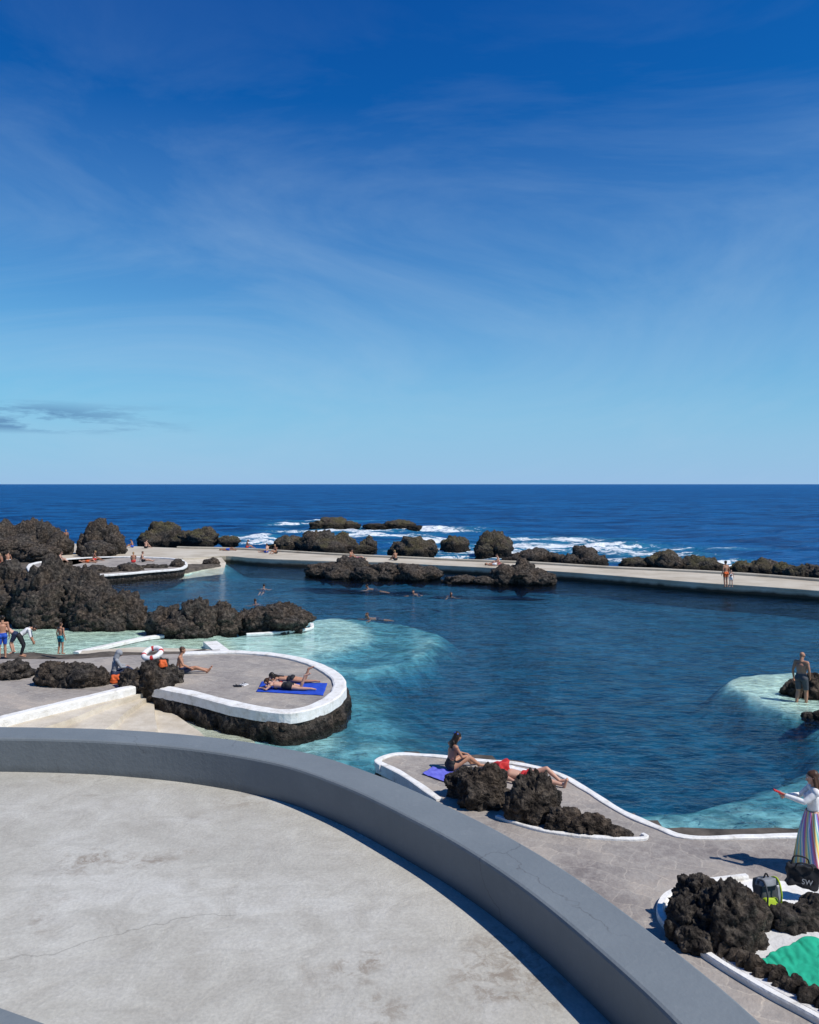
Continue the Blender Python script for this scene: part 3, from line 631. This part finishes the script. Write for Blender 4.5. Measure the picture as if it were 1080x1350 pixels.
# woman in the striped skirt, holding out a red phone
wl = P(1073, 1150, nz_)
w = human('woman_in_striped_skirt', wl, R(78), 'stand', 1.70, SK2, HBR, 'long', [shirt(WHT)], True, .0065,
          ov=dict(E=[(.22, .16, 1.22), (-.21, .20, 1.25)], W=[(.12, .40, 1.22), (-.10, .46, 1.30)], face=(0, 1, -.15)), curl=1.1)
m = bpy.data.materials.new('striped_fabric'); t = NT(m); v = t.obj(); sp = t.n('ShaderNodeSeparateXYZ'); t.l(v, sp.inputs[0])
an = t.math('ARCTAN2', sp.outputs[1], sp.outputs[0])
q = t.math('FRACT', t.math('ADD', t.math('MULTIPLY', sp.outputs[2], .8), t.math('MULTIPLY', an, 1.6)))
c = t.ramp(q, [(0, (.62, .16, .22)), (.14, (.72, .66, .55)), (.26, (.75, .45, .12)), (.38, (.70, .66, .30)), (.5, (.20, .52, .48)), (.62, (.74, .70, .66)), (.74, (.18, .30, .60)), (.87, (.50, .22, .50))], 'CONSTANT')
t.pbr(c, .8, None, .2)
V = []; Fc = []; NA = 96; NR = 24
for r_ in range(NR):
    tt = r_/(NR-1); z = 1.05-tt*.98
    for a in range(NA):
        th = a/NA*2*math.pi; rr = .135+tt*.14+.05*math.sin(min(tt*3, 1.57))+(.006+.030*tt)*math.sin(th*11+math.sin(tt*4)*.7)+.015*tt*math.sin(th*4+2)
        V.append((math.cos(th)*rr*1.12, math.sin(th)*rr*.9, z+.01*math.sin(th*5)*tt))
for r_ in range(NR-1):
    for a in range(NA): Fc.append([r_*NA+a, r_*NA+(a+1) % NA, (r_+1)*NA+(a+1) % NA, (r_+1)*NA+a])
mobj('skirt', V, Fc, m, None, True, w)
def rbox(name, c, sx, sy, sz, mat, parent=None, bev=.02, rot=(0, 0, 0), taper=1.0, nz_amp=0, sub=6):
    bm = bmesh.new(); bmesh.ops.create_cube(bm, size=1); bmesh.ops.bevel(bm, geom=bm.edges[:], offset=bev/max(sx, sy, sz), segments=3, profile=.6, affect='EDGES')
    bmesh.ops.subdivide_edges(bm, edges=[e_ for e_ in bm.edges if e_.calc_length() > .3], cuts=sub, use_grid_fill=True)
    for v_ in bm.verts:
        k = 1+(taper-1)*(v_.co.z+.5); v_.co = Vector((v_.co.x*sx*k, v_.co.y*sy*k, v_.co.z*sz))
        if nz_amp: v_.co += Vector((noise.noise(v_.co*9), noise.noise(v_.co*9+Vector((5, 0, 0))), noise.noise(v_.co*9+Vector((0, 5, 0)))))*nz_amp
    me = bpy.data.meshes.new(name); bm.to_mesh(me); bm.free(); me.materials.append(mat)
    me.polygons.foreach_set('use_smooth', [True]*len(me.polygons))
    o = bpy.data.objects.new(name, me); sc.collection.objects.link(o); o.location = c; o.rotation_euler = rot
    if parent: o.parent = parent
    return o
rbox('phone', (-.06, .57, 1.34), .08, .16, .02, RED, w, .01, (R(20), 0, 0))

# bald man wading
human('man_wading', P(1057, 932, -.2), R(-50), 'stand', 1.78, SK1, HB, 'bald', [shorts(GRD, .75)], False, .008,
      ov=dict(K=[(.11, .08, .49), (-.10, .0, .49)], A=[(.12, .04, .08), (-.11, -.12, .09)], T=[(.13, .19, .03), (-.12, .02, .03)], face=(.1, .9, -.4), H=(0, .05, 1.59), E=[(.24, .0, 1.13), (-.25, -.04, 1.14)], W=[(.20, .14, .93), (-.27, .04, .90)]), bulk=1.14)
# seated dark-haired woman with blue headband
sw_ = human('seated_woman', P(594, 1016, nz_), R(-68), 'sit', 1.66, SK1, HB, 'long', [bra(BLACK), brief(BLACK), (BLACK, {'waist': (0, 1)})], True, .008)
me = remesh([prim(Vector((-.06, .16, .855)), Vector((.06, .16, .855)), .024, .024, 'h'), prim(Vector((0, .13, .868)), Vector((0, .18, .862)), .035, .035, 'h')], .012, 2); me.materials.clear(); me.materials.append(BLU)
o = bpy.data.objects.new('headband', me); sc.collection.objects.link(o); o.parent = sw_
human('sunbathing_woman', P(695, 1030, nz_), R(70), 'supine', 1.68, SK2, HBL, 'long', [bra(RED), brief(RED)], True, .008)
human('sunbathing_woman', P(378, 909, dz+.02), R(84), 'prone', 1.66, SK2, HBR, 'bun', [bra(BLACK), shorts(BLACK, 0)], True, .008)
human('sunbathing_woman', P(384, 900, dz+.02), R(92), 'prone', 1.64, SK1, HB, 'long', [bra(RED), brief(BLACK)], True, .009)
human('seated_man', P(240, 888, dz), R(-80), 'sitlong', 1.72, SK1, HBR, 'short', [shorts(NAVY, .4)], False, .009)
human('seated_person_in_hoodie', P(150, 893, dz), R(-60), 'sit', 1.70, SK1, GRY, 'hood', [shirt(GRY), pants(NAVY)], False, .009)
human('child_standing', P(80, 863, dz-.2), R(-20), 'stand', 1.24, SK1, HBR, 'short', [shorts(TEAL, .2)], False, .012)
human('person_bending', P(30, 866, dz-.1), R(-70), 'bend', 1.60, SK1, HB, 'short', [shirt(WHT, False), pants(BLACK)], False, .01)
human('man_standing', P(3, 869, dz-.1), R(30), 'stand', 1.62, SK1, HB, 'short', [shorts(BLU)], False, .01)
human('child_crouching', P(16, 862, dz-.1), R(100), 'bend', 1.5, SK2, HBR, 'short', [shorts(NAVY)], False, .012)
far = [('woman_standing', 957, 775, .5, 'stand', 20, ORG), ('child_standing', 964, 774, .5, 'stand', 160, WHT), ('man_standing', 87, 720, .6, 'stand', 200, BLU),
       ('sunbather', 325, 723, .5, 'sit', -60, RED), ('sunbather', 352, 729, .5, 'sitlong', 60, BLU), ('sunbather', 364, 730, .5, 'sit', 150, BLACK), ('sunbather', 462, 737, .5, 'sit', -120, RED), ('sunbather', 470, 738, .5, 'supine', 80, PINK),
       ('sunbather', 522, 739, .5, 'sit', 40, BLACK), ('sunbather', 652, 746, .5, 'supine', 70, WHT), ('sunbather', 658, 745, .5, 'sit', 90, PINK), ('sunbather', 123, 740, .5, 'sit', -50, RED), ('sunbather', 115, 742, .5, 'supine', 80, ORG),
       ('sunbather', 188, 741, .5, 'sitlong', -70, BLACK), ('sunbather', 176, 742, .5, 'sit', 20, RED), ('sunbather', 175, 722, .5, 'sit', 100, BLU), ('sunbather', 192, 723, .5, 'sit', -20, BLACK), ('sunbather', 300, 726, .5, 'supine', 90, BLU),
       ('person_seated', 10, 742, .9, 'sit', 10, WHT), ('person_seated', 78, 742, .9, 'sit', -80, NAVY), ('person_seated', 3, 745, .9, 'sit', 100, RED)]
for i, (nm, u, v_, z, k, hd, cm) in enumerate(far):
    human(nm, P(u, v_, z), R(hd), k, (1.1 if nm.startswith('child') else 1.70), (SK1, SK2, SK3)[i % 3], (HB, HBR, HBL)[i % 3], 'short', [shorts(cm, .1)] + ([bra(cm)] if i % 2 else []), bool(i % 2), .02)
for i, (u, v_) in enumerate([(346, 775), (343, 795), (495, 774), (497, 811), (549, 780), (590, 783)]):
    human('swimmer', P(u, v_, 0), R(40*i), 'prone', 1.72, (SK1, SK3)[i % 2], (HB, HBR)[i % 2], 'short', [shorts(NAVY)], False, .02, sink=.33,
          ov=dict(H=(0, .60, .40), N=(0, .52, .25), face=(0, 1, 0), E=sym(.32, .6, .1), W=sym(.45, .8, .12), K=sym(.1, -.42, .02), A=sym(.1, -.8, -.02), T=sym(.1, -.95, -.05)))

# ------------------------------------------------------------------ towels, bags
def towel(name, corners, z, mat, amp=.015, n=36, sc_=3):
    a, b, c_, d = [Vector((p[0], p[1], 0)) for p in corners]; V = []; Fc = []
    for i in range(n+1):
        for k in range(n+1):
            p = a.lerp(b, i/n).lerp(d.lerp(c_, i/n), k/n); e_ = Vector((noise.noise(p*2), noise.noise(p*2+Vector((9, 0, 0))), 0))*amp*3
            V.append((p.x+e_.x, p.y+e_.y, z+abs(noise.fractal(Vector((p.x*sc_, p.y*sc_*.5, 1)), 1, 2, 3))*amp*2.2+.006))
    for i in range(n):
        for k in range(n): q_ = i*(n+1)+k; Fc.append([q_, q_+1, q_+n+2, q_+n+1])
    o = fixn(mobj(name, V, Fc, mat)); md = o.modifiers.new('s', 'SOLIDIFY'); md.thickness = .008; return o
BT = M('towel_blue', (.01, .045, .38), (.02, .08, .50), 6, .95, 90, .004); GT = M('towel_green', (.01, .30, .17), (.02, .40, .24), 5, .95, 90, .004); PT = M('towel_violet', (.10, .11, .50), (.16, .17, .62), 6, .95, 90, .004)
towel('beach_towel', PP([(338, 912), (345, 899), (432, 901), (426, 917)], dz+.01), dz+.012, BT, .008)
towel('beach_towel', PP([(555, 1022), (570, 1012), (612, 1022), (600, 1036)], nz_), nz_+.008, PT, .02)
towel('beach_towel', PP([(1000, 1268), (1048, 1243), (1130, 1238), (1085, 1318)], .55), .56, GT, .03, 60, 3.5)
towel('beach_towel', PP([(655, 1018), (672, 1010), (712, 1020), (690, 1036)], nz_), nz_+.008, WHT, .02)
bp = empty('backpack', P(1022, 1228, .5)+Vector((0, .3, .12)), R(15))
LIME = flat('nylon_lime', (.38, .50, .03)); DG = flat('nylon_dark', (.05, .055, .06)); MG = flat('nylon_grey', (.22, .23, .24))
rbox('main', (0, 0, .25), .34, .22, .50, DG, bp, .07, (R(-14), R(4), 0), .85, .02)
rbox('pocket', (-.03, -.14, .16), .25, .10, .24, LIME, bp, .04, (R(-14), R(4), 0), .9, .015)
rbox('flap', (0, -.02, .47), .30, .22, .10, MG, bp, .04, (R(-14), 0, 0), .8, .015)
rbox('side_panel', (.17, -.04, .22), .06, .14, .32, MG, bp, .03, (R(-14), 0, 0), .9, .01)
def tube(name, pts, r, mat, parent, n=8):
    pts = cr(pts, 6); V = []; Fc = []
    for i, p in enumerate(pts):
        t_ = (pts[min(i+1, len(pts)-1)]-pts[max(i-1, 0)]).normalized(); a = t_.cross(Vector((.3, .9, .1))).normalized(); b = t_.cross(a)
        for k in range(n): th = k/n*6.283; V.append(p+a*math.cos(th)*r+b*math.sin(th)*r)
    for i in range(len(pts)-1):
        for k in range(n): Fc.append([i*n+k, i*n+(k+1) % n, (i+1)*n+(k+1) % n, (i+1)*n+k])
    return mobj(name, V, Fc, mat, None, True, parent)
tube('strap_a', [(-.1, .1, .45), (-.12, -.1, .52), (-.13, -.2, .35), (-.12, -.16, .1)], .014, DG, bp)
tube('strap_b', [(.1, .1, .45), (.11, -.1, .54), (.11, -.2, .35), (.11, -.16, .1)], .014, LIME, bp)
tube('handle', [(-.05, 0, .5), (0, 0, .58), (.05, 0, .5)], .012, BLACK, bp)
tb = empty('tote_bag', P(1062, 1192, .5)+Vector((0, .1, .22)), R(-8))
rbox('bag', (0, 0, .17), .44, .16, .34, BLACK, tb, .04, (R(-6), R(8), 0), 1.1, .05)
tube('handle_a', [(-.14, -.09, .32), (-.10, -.13, .42), (.08, -.13, .40), (.13, -.09, .30)], .013, BLACK, tb)
tube('handle_b', [(-.14, .07, .32), (-.08, .1, .43), (.1, .1, .40), (.13, .07, .30)], .013, BLACK, tb)
cu = bpy.data.curves.new('lettering', 'FONT'); cu.body = 'SW'; cu.size = .11; cu.extrude = .003; cu.align_x = 'CENTER'; cu.materials.append(GRY)
o = bpy.data.objects.new('lettering', cu); sc.collection.objects.link(o); o.parent = tb; o.location = (.03, -.125, .09); o.rotation_euler = (R(80), R(8), 0)
def torus(name, loc, R_, r_, m1, m2, rot):
    V = []; Fc = []; mi = []; n1, n2 = 40, 14
    for i in range(n1):
        a = i/n1*6.2832
        for k in range(n2): b = k/n2*6.2832; V.append(((R_+r_*math.cos(b))*math.cos(a), (R_+r_*math.cos(b))*math.sin(a), r_*math.sin(b)))
    for i in range(n1):
        for k in range(n2): Fc.append([i*n2+k, ((i+1) % n1)*n2+k, ((i+1) % n1)*n2+(k+1) % n2, i*n2+(k+1) % n2]); mi.append(1 if (i % 10) < 2 else 0)
    o = mobj(name, V, Fc, [m1, m2], mi); o.location = loc; o.rotation_euler = rot; return o
torus('swim_ring', P(199, 902, dz)+Vector((0, .15, .95)), .27, .085, WHT, RED, (R(25), R(-8), 0))
rbox('red_bag', P(216, 905, dz)+Vector((0, -.1, .75)), .28, .2, .22, ORG, None, .06, (0, 0, .4), .8, .03)
rbox('orange_bag', P(151, 899, dz)+Vector((.1, -.2, .15)), .36, .22, .26, ORG, None, .07, (0, 0, .2), .75, .04)
rbox('red_beach_bag', P(662, 1024, nz_)+Vector((0, 0, .18)), .42, .26, .34, RED, None, .08, (0, 0, .5), .75, .05)
def sandals(name, loc, rot, mat):
    e_ = empty(name, loc, rot)
    for k, sx in enumerate((-.06, .06)):
        rbox('sole_%d' % k, (sx, sx*.4, .012), .09, .25, .022, mat, e_, .01); tube('strap_%d' % k, [(sx-.04, sx*.4+.0, .02), (sx, sx*.4+.04, .06), (sx+.04, sx*.4, .02)], .008, BLACK, e_)
sandals('sandals', P(322, 903, dz), .8, WHT); sandals('sandals', P(313, 905, dz), 1.6, BLACK)

# ------------------------------------------------------------------ light, sky, camera
el, az = R(53), R(117)
sd_ = Vector((math.cos(el)*math.sin(az), math.cos(el)*math.cos(az), math.sin(el)))
L = bpy.data.lights.new('sun', 'SUN'); L.energy = 4.7; L.angle = R(.5); L.color = (1, .955, .89)
lo_ = bpy.data.objects.new('sun', L); lo_.rotation_euler = sd_.to_track_quat('Z', 'Y').to_euler(); lo_.location = sd_*50; sc.collection.objects.link(lo_)
wd = bpy.data.worlds.new('World'); sc.world = wd; wd.use_nodes = True; nt = wd.node_tree; nt.nodes.clear()
class W2(NT):
    def __init__(s, nt): s.nt = nt
t = W2(nt)
sky = t.n('ShaderNodeTexSky', sky_type='NISHITA', sun_disc=False, sun_elevation=el, sun_rotation=az, air_density=1.0, dust_density=.1, ozone_density=2.0, altitude=0)
se = t.n('ShaderNodeSeparateColor'); t.l(sky.outputs[0], se.inputs[0]); cb = t.n('ShaderNodeCombineColor')
t.l(t.math('MULTIPLY', t.math('POWER', se.outputs[0], 1.5), .036), cb.inputs[0])
t.l(t.math('MULTIPLY', t.math('POWER', t.math('MULTIPLY', se.outputs[1], .074), 1.5), 18.0), cb.inputs[1]); t.l(t.math('MULTIPLY', se.outputs[2], 1.12), cb.inputs[2])
g = t.n('ShaderNodeTexCoord').outputs['Generated']; sx = t.n('ShaderNodeSeparateXYZ'); t.l(g, sx.inputs[0])
el_ = sx.outputs[2]
c = t.mix(t.ramp(el_, [(0, .97), (.05, .84), (.12, .52), (.22, .24), (.42, 0)]), cb.outputs[0], (3.3, 5.2, 7.8))
wisp = t.math('MULTIPLY', t.ramp(t.noise(g, 1.6, 9, .62, 1.2, (1.0, 1.0, 3.0)), [(.45, 0), (.8, .42)]), t.ramp(el_, [(.0, .9), (.2, .8), (.55, 0)]))
c = t.mix(wisp, c, (4.4, 6.1, 7.9))
bx = t.ramp(t.math('MULTIPLY', sx.outputs[0], -1), [(.24, 0), (.40, 1)])
cl = t.math('MULTIPLY', t.ramp(t.noise(g, 8, 8, .65, .2, (1.2, 1.2, 8)), [(.45, 0), (.57, 1)]), t.math('MULTIPLY', t.ramp(el_, [(.056, 0), (.062, 1), (.080, 1), (.094, 0)]), bx))
c = t.mix(t.math('MULTIPLY', cl, .75), c, (1.0, 2.3, 4.4))
bg = t.n('ShaderNodeBackground'); bg.inputs[1].default_value = .1; t.l(c, bg.inputs[0])
ow = t.n('ShaderNodeOutputWorld'); t.l(bg.outputs[0], ow.inputs[0])

cam = bpy.data.cameras.new('camera'); cam.sensor_fit = 'HORIZONTAL'; cam.sensor_width = 36; cam.lens = 36; cam.shift_y = -(675-HV)/1080; cam.clip_start = .05; cam.clip_end = 60000
co_ = bpy.data.objects.new('camera', cam); co_.location = (0, 0, H); co_.rotation_euler = (R(90), 0, 0); sc.collection.objects.link(co_); sc.camera = co_
sc.view_settings.view_transform = 'Standard'; sc.view_settings.look = 'None'; sc.view_settings.exposure = 0
